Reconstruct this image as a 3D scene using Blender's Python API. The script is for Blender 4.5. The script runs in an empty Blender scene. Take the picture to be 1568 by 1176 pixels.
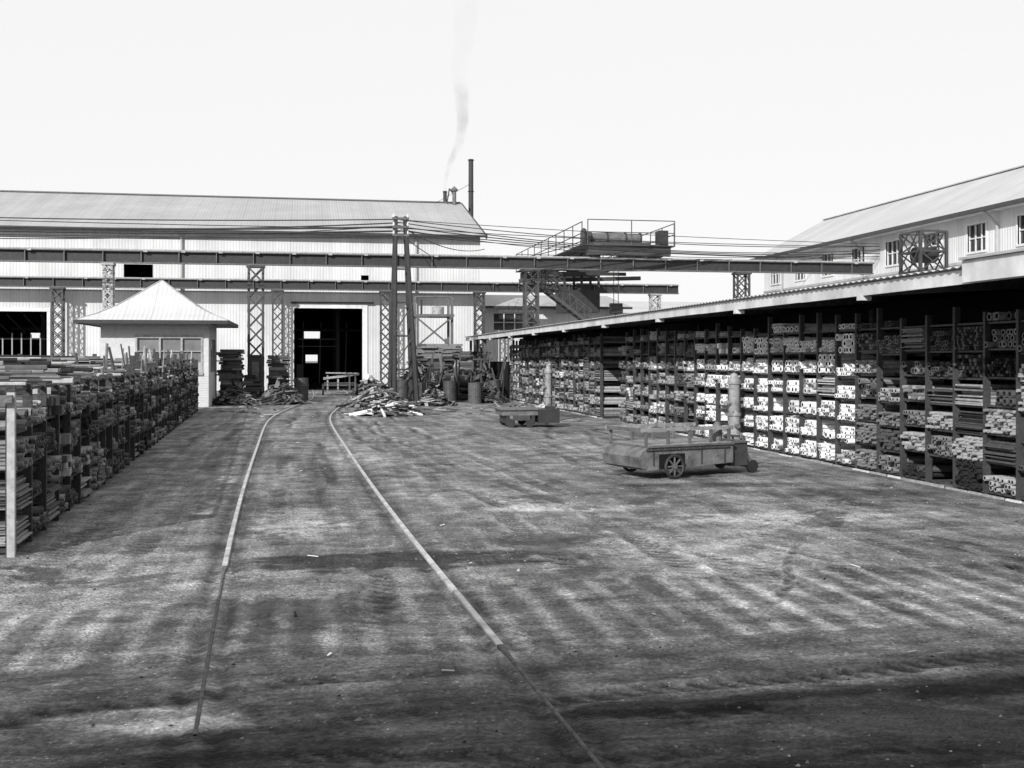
import bpy, math, random
from mathutils import Vector, noise, Matrix
R = random.Random(7)
scene = bpy.context.scene

# ------------------------------------------------------------------ materials
def mat(name, c, rough=0.8, var=0.25, scale=3.0, bump=0.0, bscale=30.0, metal=0.0, corr=None, corr_s=1.0, streak=0.0):
    m = bpy.data.materials.new(name); m.use_nodes = True
    nt = m.node_tree; N = nt.nodes; L = nt.links
    b = N["Principled BSDF"]; b.inputs["Roughness"].default_value = rough
    b.inputs["Metallic"].default_value = metal
    if rough>.75: b.inputs["Specular IOR Level"].default_value=.25
    tc = N.new("ShaderNodeTexCoord")
    n = N.new("ShaderNodeTexNoise"); n.inputs["Scale"].default_value = scale; n.inputs["Detail"].default_value = 8
    n.inputs["Roughness"].default_value = 0.65
    L.new(tc.outputs["Object"], n.inputs["Vector"])
    mr = N.new("ShaderNodeMapRange"); mr.inputs["From Min"].default_value = 0.3; mr.inputs["From Max"].default_value = 0.7
    mr.inputs["To Min"].default_value = c*(1-var); mr.inputs["To Max"].default_value = c*(1+var)
    L.new(n.outputs["Fac"], mr.inputs["Value"])
    val = mr.outputs["Result"]
    if streak > 0:
        mp = N.new("ShaderNodeMapping"); mp.inputs["Scale"].default_value = (2.2, 2.2, 0.12)
        L.new(tc.outputs["Object"], mp.inputs["Vector"])
        n2 = N.new("ShaderNodeTexNoise"); n2.inputs["Scale"].default_value = 1.0; n2.inputs["Detail"].default_value = 5
        L.new(mp.outputs["Vector"], n2.inputs["Vector"])
        m2 = N.new("ShaderNodeMapRange"); m2.inputs["From Min"].default_value = 0.3; m2.inputs["From Max"].default_value = 0.6
        m2.inputs["To Min"].default_value = 1-streak; m2.inputs["To Max"].default_value = 1.0
        L.new(n2.outputs["Fac"], m2.inputs["Value"])
        mu = N.new("ShaderNodeMath"); mu.operation = 'MULTIPLY'
        L.new(val, mu.inputs[0]); L.new(m2.outputs["Result"], mu.inputs[1]); val = mu.outputs[0]
    hs = []
    if corr:
        sx = N.new("ShaderNodeSeparateXYZ"); L.new(tc.outputs["Object"], sx.inputs[0])
        a = sx.outputs["X" if corr == 'X' else "Y"]
        m3 = N.new("ShaderNodeMath"); m3.operation = 'MULTIPLY'; m3.inputs[1].default_value = 2*math.pi/(0.15*corr_s)
        L.new(a, m3.inputs[0])
        s = N.new("ShaderNodeMath"); s.operation = 'SINE'; L.new(m3.outputs[0], s.inputs[0])
        hs.append((s.outputs[0], 0.006*corr_s))
        fr = N.new("ShaderNodeMath"); fr.operation = 'PINGPONG'; fr.inputs[1].default_value = 0.42
        L.new(a, fr.inputs[0])
        lt = N.new("ShaderNodeMapRange"); lt.inputs["From Min"].default_value = 0.0; lt.inputs["From Max"].default_value = 0.045
        lt.inputs["To Min"].default_value = 0.86; lt.inputs["To Max"].default_value = 1.0
        L.new(fr.outputs[0], lt.inputs["Value"])
        fl = N.new("ShaderNodeMath"); fl.operation = 'MULTIPLY'; fl.inputs[1].default_value = 1/0.84; L.new(a, fl.inputs[0])
        rd = N.new("ShaderNodeMath"); rd.operation = 'ROUND'; L.new(fl.outputs[0], rd.inputs[0])
        wn = N.new("ShaderNodeTexWhiteNoise"); wn.noise_dimensions = '1D'; L.new(rd.outputs[0], wn.inputs["W"])
        m5 = N.new("ShaderNodeMapRange"); m5.inputs["To Min"].default_value = 0.93; m5.inputs["To Max"].default_value = 1.03
        L.new(wn.outputs["Value"], m5.inputs["Value"])
        q = N.new("ShaderNodeMath"); q.operation = 'MULTIPLY'; L.new(lt.outputs["Result"], q.inputs[0]); L.new(m5.outputs["Result"], q.inputs[1])
        mu = N.new("ShaderNodeMath"); mu.operation = 'MULTIPLY'
        L.new(val, mu.inputs[0]); L.new(q.outputs[0], mu.inputs[1]); val = mu.outputs[0]
    cc = N.new("ShaderNodeCombineColor")
    for k in range(3): L.new(val, cc.inputs[k])
    L.new(cc.outputs[0], b.inputs["Base Color"])
    if bump > 0:
        n4 = N.new("ShaderNodeTexNoise"); n4.inputs["Scale"].default_value = bscale; n4.inputs["Detail"].default_value = 6
        L.new(tc.outputs["Object"], n4.inputs["Vector"]); hs.append((n4.outputs["Fac"], bump))
    prev = None
    for h, d in hs:
        bp = N.new("ShaderNodeBump"); bp.inputs["Distance"].default_value = d; bp.inputs["Strength"].default_value = 0.8
        L.new(h, bp.inputs["Height"])
        if prev: L.new(prev, bp.inputs["Normal"])
        prev = bp.outputs["Normal"]
    if prev: L.new(prev, b.inputs["Normal"])
    return m

M_wall = mat("white_painted_sheet", 0.57, 0.7, 0.10, 0.6, corr='X', streak=0.14)
M_wallY = mat("white_painted_sheet_side", 0.66, 0.7, 0.08, 0.6, corr='Y', streak=0.12)
M_roof = mat("galvanised_roof", 0.33, 0.6, 0.12, 0.5, corr='X', streak=0.0)
M_roofY = mat("galvanised_roof_side", 0.42, 0.6, 0.10, 0.5, corr='Y', streak=0.0)
M_trimw = mat("white_trim", 0.66, 0.6, 0.15, 4, streak=0.15)
M_fascia = mat("weathered_fascia", 0.58, 0.7, 0.25, 2.0, streak=.25)
M_grey = mat("grey_paint", 0.35, 0.7, 0.22, 2.0)
M_dark = mat("dark_steel", 0.022, 0.6, 0.4, 6, bump=0.01)
M_steel = mat("painted_steel", 0.045, 0.55, 0.35, 5, bump=0.01)
M_steel2 = mat("grey_steel", 0.10, 0.55, 0.4, 6, bump=0.01)
M_lsteel = mat("light_steel", 0.30, 0.55, 0.35, 8, bump=0.01)
M_cart = mat("worn_cart_paint", 0.12, 0.6, 0.6, 5, bump=0.015)
M_hyd = mat("hydrant_paint", 0.23, 0.6, 0.5, 9, bump=0.01)
M_black = mat("shade_black", 0.008, 0.9, 0.3, 2)  # black colour standing in for shade inside buildings and recesses
M_glass = mat("dark_glass", 0.03, 0.15, 0.5, 1.5)
M_glass2 = mat("reflection_grey_glass", 0.16, 0.3, 0.35, 1.5)  # glass lightened, its grey reflection put into the colour
M_wood = mat("weathered_timber", 0.10, 0.85, 0.4, 9, bump=0.02)
M_lwood = mat("pale_timber", 0.35, 0.85, 0.3, 9, bump=0.02)
M_brick = mat("painted_brick", 0.52, 0.85, 0.12, 6, bump=0.02)
M_rail = mat("worn_rail", 0.45, 0.4, 0.5, 6, metal=0.25)
M_rust = mat("rusty_iron", 0.10, 0.85, 0.6, 12, bump=0.02)
M_w0 = mat("stock_sunlit", 0.84, 0.6, 0.10, 15)
M_w1 = mat("stock_white", 0.62, 0.6, 0.2, 15)
M_w2 = mat("stock_light", 0.33, 0.6, 0.3, 15)
M_w3 = mat("stock_mid", 0.17, 0.6, 0.35, 15)
M_w4 = mat("stock_dark", 0.07, 0.7, 0.4, 15)
M_w5 = mat("stock_black", 0.020, 0.8, 0.4, 15)

# ------------------------------------------------------------------ mesh builder
class MB:
    def __init__(s): s.v=[]; s.f=[]; s.m=[]; s.mats=[]
    def mi(s, m):
        if m not in s.mats: s.mats.append(m)
        return s.mats.index(m)
    def add(s, vs, fs, m):
        o = len(s.v); s.v.extend(vs); k = s.mi(m)
        for f in fs: s.f.append(tuple(i+o for i in f)); s.m.append(k)
    def box(s, x0,x1,y0,y1,z0,z1,m):
        vs=[(x0,y0,z0),(x1,y0,z0),(x1,y1,z0),(x0,y1,z0),(x0,y0,z1),(x1,y0,z1),(x1,y1,z1),(x0,y1,z1)]
        s.add(vs,[(0,3,2,1),(4,5,6,7),(0,1,5,4),(1,2,6,5),(2,3,7,6),(3,0,4,7)],m)
    def obox(s, c, ax, ay, az, m):
        c=Vector(c); ax=Vector(ax); ay=Vector(ay); az=Vector(az)
        vs=[tuple(c+a*ax+b*ay+d*az) for d in (-.5,.5) for a,b in ((-.5,-.5),(.5,-.5),(.5,.5),(-.5,.5))]
        s.add(vs,[(0,3,2,1),(4,5,6,7),(0,1,5,4),(1,2,6,5),(2,3,7,6),(3,0,4,7)],m)
    def beam(s, p, q, w, h, m):
        p=Vector(p); q=Vector(q); d=q-p; n=d.normalized()
        up=Vector((0,0,1)) if abs(n.z)<0.95 else Vector((0,1,0))
        sd=n.cross(up).normalized(); u2=sd.cross(n).normalized()
        s.obox((p+q)/2, sd*w, d, u2*h, m)
    def cyl(s, p, q, r, m, n=10, r2=None, caps=True):
        p=Vector(p); q=Vector(q); d=(q-p).normalized(); r2=r if r2 is None else r2
        up=Vector((0,0,1)) if abs(d.z)<0.95 else Vector((1,0,0))
        a=d.cross(up).normalized(); b=d.cross(a)
        vs=[]
        for c,rr in ((p,r),(q,r2)):
            for i in range(n):
                t=2*math.pi*i/n; vs.append(tuple(c+a*math.cos(t)*rr+b*math.sin(t)*rr))
        fs=[(i,(i+1)%n,n+(i+1)%n,n+i) for i in range(n)]
        if caps: fs+= [tuple(range(n))[::-1], tuple(range(n,2*n))]
        s.add(vs,fs,m)
    def prof(s, prof, x, y, m, n=20):
        vs=[]
        for r,z in prof:
            for i in range(n):
                t=2*math.pi*i/n; vs.append((x+r*math.cos(t), y+r*math.sin(t), z))
        fs=[]
        for k in range(len(prof)-1):
            for i in range(n):
                fs.append((k*n+i,k*n+(i+1)%n,(k+1)*n+(i+1)%n,(k+1)*n+i))
        fs.append(tuple(range((len(prof)-1)*n,len(prof)*n)))
        s.add(vs,fs,m)
    def torus(s, c, ax, r, t, m, n=20):
        c=Vector(c); ax=Vector(ax).normalized(); a=ax.cross(Vector((0,0,1))).normalized(); b=ax.cross(a)
        pts=[c+(a*math.cos(2*math.pi*i/n)+b*math.sin(2*math.pi*i/n))*r for i in range(n)]
        for i in range(n): s.cyl(pts[i],pts[(i+1)%n],t,m,6,caps=False)
    def quad(s, a,b,c,d,m): s.add([a,b,c,d],[(0,1,2,3)],m)
    def wallY(s, y0,y1,x0,x1,z0,z1,holes,m):
        xs=sorted({x0,x1}|{h[0] for h in holes}|{h[1] for h in holes}); zs=sorted({z0,z1}|{h[2] for h in holes}|{h[3] for h in holes})
        for i in range(len(xs)-1):
            for j in range(len(zs)-1):
                cx=(xs[i]+xs[i+1])/2; cz=(zs[j]+zs[j+1])/2
                if any(h[0]<cx<h[1] and h[2]<cz<h[3] for h in holes): continue
                s.box(xs[i],xs[i+1],y0,y1,zs[j],zs[j+1],m)
    def wallX(s, x0,x1,y0,y1,z0,z1,holes,m):
        ys=sorted({y0,y1}|{h[0] for h in holes}|{h[1] for h in holes}); zs=sorted({z0,z1}|{h[2] for h in holes}|{h[3] for h in holes})
        for i in range(len(ys)-1):
            for j in range(len(zs)-1):
                cy=(ys[i]+ys[i+1])/2; cz=(zs[j]+zs[j+1])/2
                if any(h[0]<cy<h[1] and h[2]<cz<h[3] for h in holes): continue
                s.box(x0,x1,ys[i],ys[i+1],zs[j],zs[j+1],m)
    def obj(s, name, parent=None, smooth=False):
        me=bpy.data.meshes.new(name); me.from_pydata([tuple(v) for v in s.v],[],s.f)
        for m in s.mats: me.materials.append(m)
        me.polygons.foreach_set("material_index", s.m)
        if smooth: me.polygons.foreach_set("use_smooth",[True]*len(s.f))
        me.update()
        o=bpy.data.objects.new(name,me); scene.collection.objects.link(o)
        if parent: o.parent=parent
        return o
def empty(name):
    e=bpy.data.objects.new(name,None); scene.collection.objects.link(e); return e

# ------------------------------------------------------------------ ground
def track_x(Y):
    pts=[(-1,.56),(3,.40),(6,.275),(9,.16),(12,.07),(15,0.0),(20,-.09),(28,-.2),(32,-.12),(35,.08),(38,.32),(41,.62),(46,1.0),(52,1.1),(60,1.07),(80,1.07)]
    if Y<=-1: return .56
    for i in range(len(pts)-1):
        if pts[i][0]<=Y<=pts[i+1][0]:
            p0=pts[max(i-1,0)]; p1=pts[i]; p2=pts[i+1]; p3=pts[min(i+2,len(pts)-1)]
            t=(Y-p1[0])/(p2[0]-p1[0])
            m1=(p2[1]-p0[1])/(p2[0]-p0[0])*(p2[0]-p1[0]) if p2[0]!=p0[0] else 0
            m2=(p3[1]-p1[1])/(p3[0]-p1[0])*(p2[0]-p1[0]) if p3[0]!=p1[0] else 0
            return (2*t**3-3*t**2+1)*p1[1]+(t**3-2*t**2+t)*m1+(-2*t**3+3*t**2)*p2[1]+(t**3-t**2)*m2
    return 1.07
GA=.79
def lin(pts,t):
    if t<=pts[0][0]: return pts[0][1]
    for (a,b),(c,d) in zip(pts,pts[1:]):
        if t<=c:
            k=(t-a)/(c-a); k=k*k*(3-2*k)*.3+k*.7; return b+(d-b)*k
    return pts[-1][1]
ALONG=[([(6.5,2.0),(8.3,2.0),(12.8,2.02),(21,1.6),(32,1.2)],.11,.9),([(6.5,2.75),(8.3,2.85),(12.8,2.95),(21,2.5),(32,2.2)],.11,.9),
 ([(7,3.0),(8.5,3.2),(12.4,3.6),(20,4.5),(30,6.4)],.10,.8),([(7,3.8),(8.5,4.05),(12.4,4.5),(20,5.4),(30,7.2)],.10,.8),
 ([(5,4.6),(9,4.9),(15,5.9),(22,6.4),(40,6.0)],.11,.7),([(5,-1.5),(12,-1.35),(20,-1.5),(34,-1.7)],.12,.7),([(5,-2.1),(12,-2.0),(20,-2.2),(34,-2.3)],.12,.6),
 ([(8,3.4),(11,2.2),(16,1.5),(24,1.0)],.09,.9),([(8,4.2),(11,3.0),(16,2.2),(24,1.7)],.09,.9),([(5,-.2),(12,-.3),(24,-.5),(34,-.3)],.09,.6),([(5,.5),(12,.42),(24,.2),(34,.35)],.09,.6)]
CROSS=[([(-5,4.1),(0,4.5),(4,5.0),(9,4.9)],.08,1),([(-5,4.6),(0,4.95),(4,5.4),(9,5.3)],.08,1),([(-5,5.4),(-1,5.2),(3,4.6),(9,4.0)],.07,1),([(-5,5.0),(-1,4.7),(3,4.1),(6,3.8)],.07,1),
 ([(-5,3.9),(1,4.2),(6,4.5)],.08,.9),([(-5,6.6),(0,6.1),(5,6.3),(9,7.2)],.08,.5),([(-5,8.0),(0,8.4),(5,9.2),(9,9.6)],.09,.7),([(-5,8.6),(0,8.9),(5,9.7),(9,10.1)],.09,.7),([(-3,5.0),(1,5.7),(3,6.9),(4.5,9.5)],.08,.8)]
BLOBS=[(-.7,5.15,.42,.22,3.2),(-.1,11.3,.5,.9,.8),(2.85,11.7,.9,.35,1.0),(.9,8.85,1.1,.45,-.75),(.1,8.9,.5,.4,-.6),(-.3,4.6,.8,.3,-.4),(4.6,10.6,1.6,.4,.6),(5.5,7.2,1.5,.7,.45),  # mud and soil patches; one bright patch is painted sunlight
       (1.9,9.6,.5,.3,-.5),(-1.9,7.3,.8,.7,.45),(.2,16,.35,3,-.4),(5.0,13.4,1.3,.35,-.5),(3.4,5.0,1.2,.16,-.7),(2.2,4.1,.9,.14,-.6),(6.2,12.3,1.1,.5,-.4),(.6,20,.3,4,.35),(3.6,17,1.2,1.2,.35),(1.6,4.9,.7,.1,-.7),(4.3,4.5,.9,.1,-.7)]
def gt(x,y):
    f=min(1,max(0,(45-y)/25)) if y>20 else 1
    v=Vector((x,y,0))
    clod=noise.fractal(v*13,.7,2,3)
    mid=noise.fractal(v*3.3,.8,2,4)
    h=.008*noise.fractal(v*.9,1,2,3)+.004*mid+.0045*clod
    tone=.16*clod+.22*mid
    wob=.12*noise.noise(v*.8)+.04*noise.noise(v*3)
    for lst,iscross in ((ALONG,0),(CROSS,1)):
        for pts,w,st in lst:
            if iscross:
                if y>11 : continue
                d=y-lin(pts,x)+wob; s=x
            else:
                if y<5.5 or y>38: continue
                d=x-lin(pts,y)+wob; s=y; st=st*min(1,(y-5.5)/2.5)
            if abs(d)>w*2.4: continue
            fade=st*max(0,min(1,.5+1.8*noise.noise(Vector((x*.6+w*90,y*.6,pts[0][1]*7)))+.5*mid))
            if fade<=0: continue
            core=math.exp(-(d/w)**6)
            lug=math.sin(s*2*math.pi/.14+ (3 if d>0 else -3)*abs(d)/w)
            lug=max(-1,min(1,lug*2.2))
            rim=math.exp(-((abs(d)-w*1.35)/(w*.3))**2)
            h+=fade*(-.011*core+.008*rim+.0035*core*lug)
            tone+=fade*(-.40*core+.34*rim+.30*core*lug)
    tx=track_x(y)
    dd=abs(x-tx)
    tone-=.34*math.exp(-((dd-.25)/.28)**2)*max(0,.5+noise.noise(Vector((x*1.2,y*.5,4))))*(1 if y>5 else 0)
    for bx_,by_,rx_,ry_,am in BLOBS:
        q=((x-bx_)/rx_)**2+((y-by_)/ry_)**2
        if q<6:
            e_=math.exp(-q)+.55*noise.fractal(Vector((x*2+am,y*4.5,by_)),.7,2,5)*math.exp(-q*.4)
            tone+=am*max(0,min(1,(e_-.25)*2.6))
    for sx in (-GA,GA):
        d2=abs(x-tx-sx)
        if d2<.25:
            h=h*(.15+.85*d2/.25)-.014*math.exp(-((d2-.075)/.03)**2); tone-=.45*math.exp(-((d2-.09)/.06)**2)
    return h*f-.004, tone
def gh(x,y): return gt(x,y)[0]
def axis(segs):
    out=[]
    for a,b,st in segs:
        n=max(1,int(round((b-a)/st)))
        out+= [a+(b-a)*i/n for i in range(n)]
    out.append(segs[-1][1]); return out
xs=axis([(-500,-60,110),(-60,-12,8),(-12,-3.6,.25),(-3.6,7.6,.028),(7.6,14,.5),(14,60,8),(60,500,110)])
ys=axis([(-500,-40,110),(-40,1,8),(1,3.2,.4),(3.2,13,.028),(13,20,.06),(20,32,.14),(32,60,.6),(60,100,8),(100,900,160)])
vs=[];tn=[]
for y in ys:
    for x in xs:
        if -13<x<14 and 1<y<48:
            a,t=gt(x,y); vs.append((x,y,a)); tn.append(t)
        else: vs.append((x,y,-.004)); tn.append(0.0)
nx=len(xs)
fs=[(j*nx+i,j*nx+i+1,(j+1)*nx+i+1,(j+1)*nx+i) for j in range(len(ys)-1) for i in range(nx-1)]
me=bpy.data.meshes.new("ground"); me.from_pydata(vs,[],fs); me.polygons.foreach_set("use_smooth",[True]*len(fs)); me.update()
at=me.attributes.new("soil_and_sun_tone",'FLOAT','POINT'); at.data.foreach_set("value",tn)
g=bpy.data.objects.new("ground",me); scene.collection.objects.link(g)
m=bpy.data.materials.new("packed_cinder_dirt"); m.use_nodes=True; nt=m.node_tree; N=nt.nodes; L=nt.links
b=N["Principled BSDF"]; b.inputs["Specular IOR Level"].default_value=.2
tc=N.new("ShaderNodeTexCoord")
def nz(scale,detail=6,rough=.6,dist=0,mp=None,rot=0):
    n=N.new("ShaderNodeTexNoise"); n.inputs["Scale"].default_value=scale; n.inputs["Detail"].default_value=detail
    n.inputs["Roughness"].default_value=rough; n.inputs["Distortion"].default_value=dist
    if mp:
        k=N.new("ShaderNodeMapping"); k.inputs["Scale"].default_value=mp; k.inputs["Rotation"].default_value=(0,0,rot)
        L.new(tc.outputs["Object"],k.inputs["Vector"]); L.new(k.outputs["Vector"],n.inputs["Vector"])
    else: L.new(tc.outputs["Object"],n.inputs["Vector"])
    return n.outputs["Fac"]
def mrg(v,a,b2,c,d):
    k=N.new("ShaderNodeMapRange"); k.inputs["From Min"].default_value=a; k.inputs["From Max"].default_value=b2
    k.inputs["To Min"].default_value=c; k.inputs["To Max"].default_value=d; L.new(v,k.inputs["Value"]); return k.outputs["Result"]
def mth(op,a,b2):
    k=N.new("ShaderNodeMath"); k.operation=op
    for i,z in enumerate((a,b2)):
        if isinstance(z,(int,float)): k.inputs[i].default_value=z
        else: L.new(z,k.inputs[i])
    return k.outputs[0]
def vor(scale,feat='F1'):
    k=N.new("ShaderNodeTexVoronoi"); k.feature=feat; k.inputs["Scale"].default_value=scale; L.new(tc.outputs["Object"],k.inputs["Vector"]); return k
big=mrg(nz(.45,5,.55,.4),.35,.65,.70,1.30)
med=mrg(nz(2.4,10,.74,.2),.40,.60,.62,1.38)
gr=mrg(nz(34,4,.6),.38,.62,.74,1.26)
sx=N.new("ShaderNodeSeparateXYZ"); L.new(tc.outputs["Object"],sx.inputs[0])
near=mrg(sx.outputs["Y"],5.2,8.5,1,0)
far=mth('SUBTRACT',1,near)
st=mrg(nz(1.0,10,.72,.3,(.5,3.6,1),math.radians(7)),.42,.58,.62,1.38)
lon=mrg(nz(1.0,9,.7,.4,(3.0,.25,1),math.radians(-3)),.42,.60,.74,1.28)
dirl=mth('ADD',mth('MULTIPLY',st,near),mth('MULTIPLY',lon,far))
pale=mrg(nz(1.6,13,.8,.8),.605,.665,0,.20)
dampn=nz(.8,10,.70,.6)
damp=mrg(dampn,.40,.44,.42,1.0)
v1=vor(55); vc=N.new("ShaderNodeSeparateColor"); L.new(v1.outputs["Color"],vc.inputs[0])
peb=mrg(vc.outputs[0],.0,1,.78,1.22)
peb2=mth('ADD',1,mth('MULTIPLY',mrg(vc.outputs[1],.95,.96,0,1.6),mrg(v1.outputs["Distance"],.25,.4,1,0)))
pebd=mth('SUBTRACT',1,mth('MULTIPLY',mrg(vc.outputs[2],.93,.94,0,.6),mrg(v1.outputs["Distance"],.25,.4,1,0)))
att=N.new("ShaderNodeAttribute"); att.attribute_name="soil_and_sun_tone"
tonef=mth('MAXIMUM',mth('ADD',1,att.outputs["Fac"]),.22)
base=mth('MULTIPLY',mrg(sx.outputs["Y"],4.8,6.0,.085,.21),mrg(sx.outputs["Y"],7.6,10.5,1,.84))  # foreground shade and sunlit stripe band put into the soil colour
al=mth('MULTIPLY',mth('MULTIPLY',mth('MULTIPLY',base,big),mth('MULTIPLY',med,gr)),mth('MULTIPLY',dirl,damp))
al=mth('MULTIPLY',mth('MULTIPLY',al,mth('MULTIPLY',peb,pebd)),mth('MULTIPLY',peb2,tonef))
al=mth('ADD',al,mth('MULTIPLY',mth('MULTIPLY',pale,gr),mth('MULTIPLY',tonef,mrg(sx.outputs["Y"],4.8,6.0,.45,1))))  # pale soil dimmed by the same painted foreground shade
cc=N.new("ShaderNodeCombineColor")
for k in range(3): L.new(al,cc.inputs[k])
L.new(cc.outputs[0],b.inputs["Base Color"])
L.new(mrg(dampn,.38,.44,.5,.95),b.inputs["Roughness"])
h=mth('ADD',mth('MULTIPLY',nz(24,6,.62),1.0),mth('MULTIPLY',v1.outputs["Distance"],-.6))
bp=N.new("ShaderNodeBump"); bp.inputs["Strength"].default_value=.9; bp.inputs["Distance"].default_value=.014
L.new(h,bp.inputs["Height"]); L.new(bp.outputs["Normal"],b.inputs["Normal"])
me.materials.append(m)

# ------------------------------------------------------------------ rails
rt=empty("railway_track")
for nm,sg,y0,yb in (("rail_left",-GA,4.9,8.5),("rail_right",GA,4.0,5.9)):
    mb=MB(); ysr=[y0+i*.3 for i in range(int((74-y0)/.3))]
    rows=[]
    for y in ysr:
        x=track_x(y)+sg
        w=.022 if y>yb else .010
        top=.016 if y>yb+1.5 else (.010+.006*(y-yb)/1.5 if y>yb else .008-.006*(yb-y)/(yb-y0))
        if y<=yb: top+=.004*noise.noise(Vector((0,y*3,sg)))
        rows.append([(x-w,y,-.1),(x-w,y,top-.006),(x-w+.005,y,top),(x+w-.005,y,top),(x+w,y,top-.006),(x+w,y,-.1)])
    kb=next(i for i,y in enumerate(ysr) if y>yb)
    for rr,mm in ((rows[:kb+1],M_rust),(rows[kb:],M_rail)):
        V=[p for r in rr for p in r]; F=[(k*6+i,k*6+i+1,(k+1)*6+i+1,(k+1)*6+i) for k in range(len(rr)-1) for i in range(5)]
        mb.add(V,F,mm)
    mb.obj(nm,rt)

mb=MB()
for i in range(4200):
    y=3.6+ (R.random()**1.4)*32; x=R.uniform(-3.2,7.6) if y>9 else R.uniform(-3.5,7)
    if abs(abs(x-track_x(y))-GA)<.05: continue
    r=R.uniform(.004,.014)*(1 if R.random()<.96 else 1.8); z=gh(x,y)
    mt=R.choice([M_w2,M_w3,M_w3,M_w4,M_w4,M_w5])
    vs=[(x+r*R.uniform(.6,1.2)*a,y+r*R.uniform(.6,1.2)*b_,z+r*c*R.uniform(.5,1)) for a,b_,c in ((1,0,.1),(0,1,.1),(-1,0,.1),(0,-1,.1),(.2,0,.9))]
    mb.add(vs,[(0,1,4),(1,2,4),(2,3,4),(3,0,4)],mt)
mb.obj("gravel")
mb=MB()
for i in range(90):
    y=R.uniform(5,30); x=R.uniform(-2.2,7.2)
    if abs(abs(x-track_x(y))-GA)<.2: continue
    z=gh(x,y)+.006; a=R.uniform(0,6.28); l=R.uniform(.02,.10)
    mb.beam((x,y,z),(x+l*math.cos(a),y+l*math.sin(a),z+.008),R.uniform(.006,.016),.005,R.choice([M_w2,M_w1,M_w3,M_w4,M_w5]))
for i in range(160):
    y=R.uniform(31,46); x=R.uniform(-2.6,7.2); a=R.uniform(0,6.28); l=R.uniform(.08,.5)
    if abs(x-track_x(y))<1.0: continue
    mb.beam((x,y,.02),(x+l*math.cos(a),y+l*math.sin(a),.04),R.uniform(.02,.06),.02,R.choice([M_w2,M_w3,M_w4,M_w5]))
mb.obj("scattered_offcuts")

# ------------------------------------------------------------------ stock in racks
def fill_cell(mb, T, u0,u1,z0,z1,kind,mats,dep,lod,fmin=.5,rs=None):
    W=u1-u0; H=z1-z0
    if kind=='plates':
        z=z0
        lim=z0+H*R.uniform(max(.4,fmin),.97)
        while z<lim:
            t=R.uniform(.008,.025); a=u0+R.uniform(0,.08*W); c=u1-R.uniform(0,.12*W); w0=R.uniform(-.08,.06); mt=R.choice(mats)
            vs=[T(p,q,r) for r in (z,z+t) for p,q in ((a,w0),(c,w0),(c,dep),(a,dep))]
            mb.add(vs,[(0,1,5,4),(4,5,6,7),(1,2,6,5),(3,0,4,7)],mt); z+=t+R.uniform(.001,.008)
        return
    if kind=='square':
        s=R.choice([.05,.07,.1]); z=z0; lim=z0+H*R.uniform(fmin,.97)
        while z+s<lim+.001:
            u=u0
            while u+s<u1:
                if R.random()<.94:
                    w0=R.uniform(-.09,.05); mt=R.choice(mats); e=s*.94
                    vs=[T(p,q,r) for r in (z,z+e) for p,q in ((u,w0),(u+e,w0),(u+e,dep),(u,dep))]
                    mb.add(vs,[(0,1,5,4),(4,5,6,7),(1,2,6,5),(3,0,4,7)],mt)
                u+=s
            z+=s
        return
    r=R.choice(rs or ([.020,.026,.034,.040,.048] if not lod else [.034,.045,.055]))
    ring = r>.03; n=8 if not lod else 6
    fill=R.uniform(fmin,1.04); z=z0+r; row=0; mt0=R.choice(mats)
    while z+r<z0+H*fill:
        u=u0+r+(r if row%2 else 0)
        while u+r<=u1:
            if R.random()<.95:
                w0=R.uniform(-.09,.05); mt=mt0 if R.random()<.65 else R.choice(mats)
                ph=R.uniform(0,1); rr=r*.95
                cs=[(math.cos(2*math.pi*(i+ph)/n),math.sin(2*math.pi*(i+ph)/n)) for i in range(n)]
                A=[T(u+c*rr,w0,z+s_*rr) for c,s_ in cs]; B=[T(u+c*rr,dep,z+s_*rr) for c,s_ in cs]
                if ring:
                    C=[T(u+c*rr*.62,w0,z+s_*rr*.62) for c,s_ in cs]; D=[T(u+c*rr*.62,w0+.12,z+s_*rr*.62) for c,s_ in cs]
                    mb.add(A+B+C,[(i,(i+1)%n,n+(i+1)%n,n+i) for i in range(n)]+[(i,(i+1)%n,2*n+(i+1)%n,2*n+i) for i in range(n)],mt)
                    mb.add(C+D,[(i,(i+1)%n,n+(i+1)%n,n+i) for i in range(n)]+[tuple(range(n,2*n))],M_w5)  # tube bore coloured black for the shade inside
                else:
                    mb.add(A+B,[(i,(i+1)%n,n+(i+1)%n,n+i) for i in range(n)]+[tuple(range(n))],mt)
            u+=2*r
        z+=r*1.74; row+=1

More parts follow.
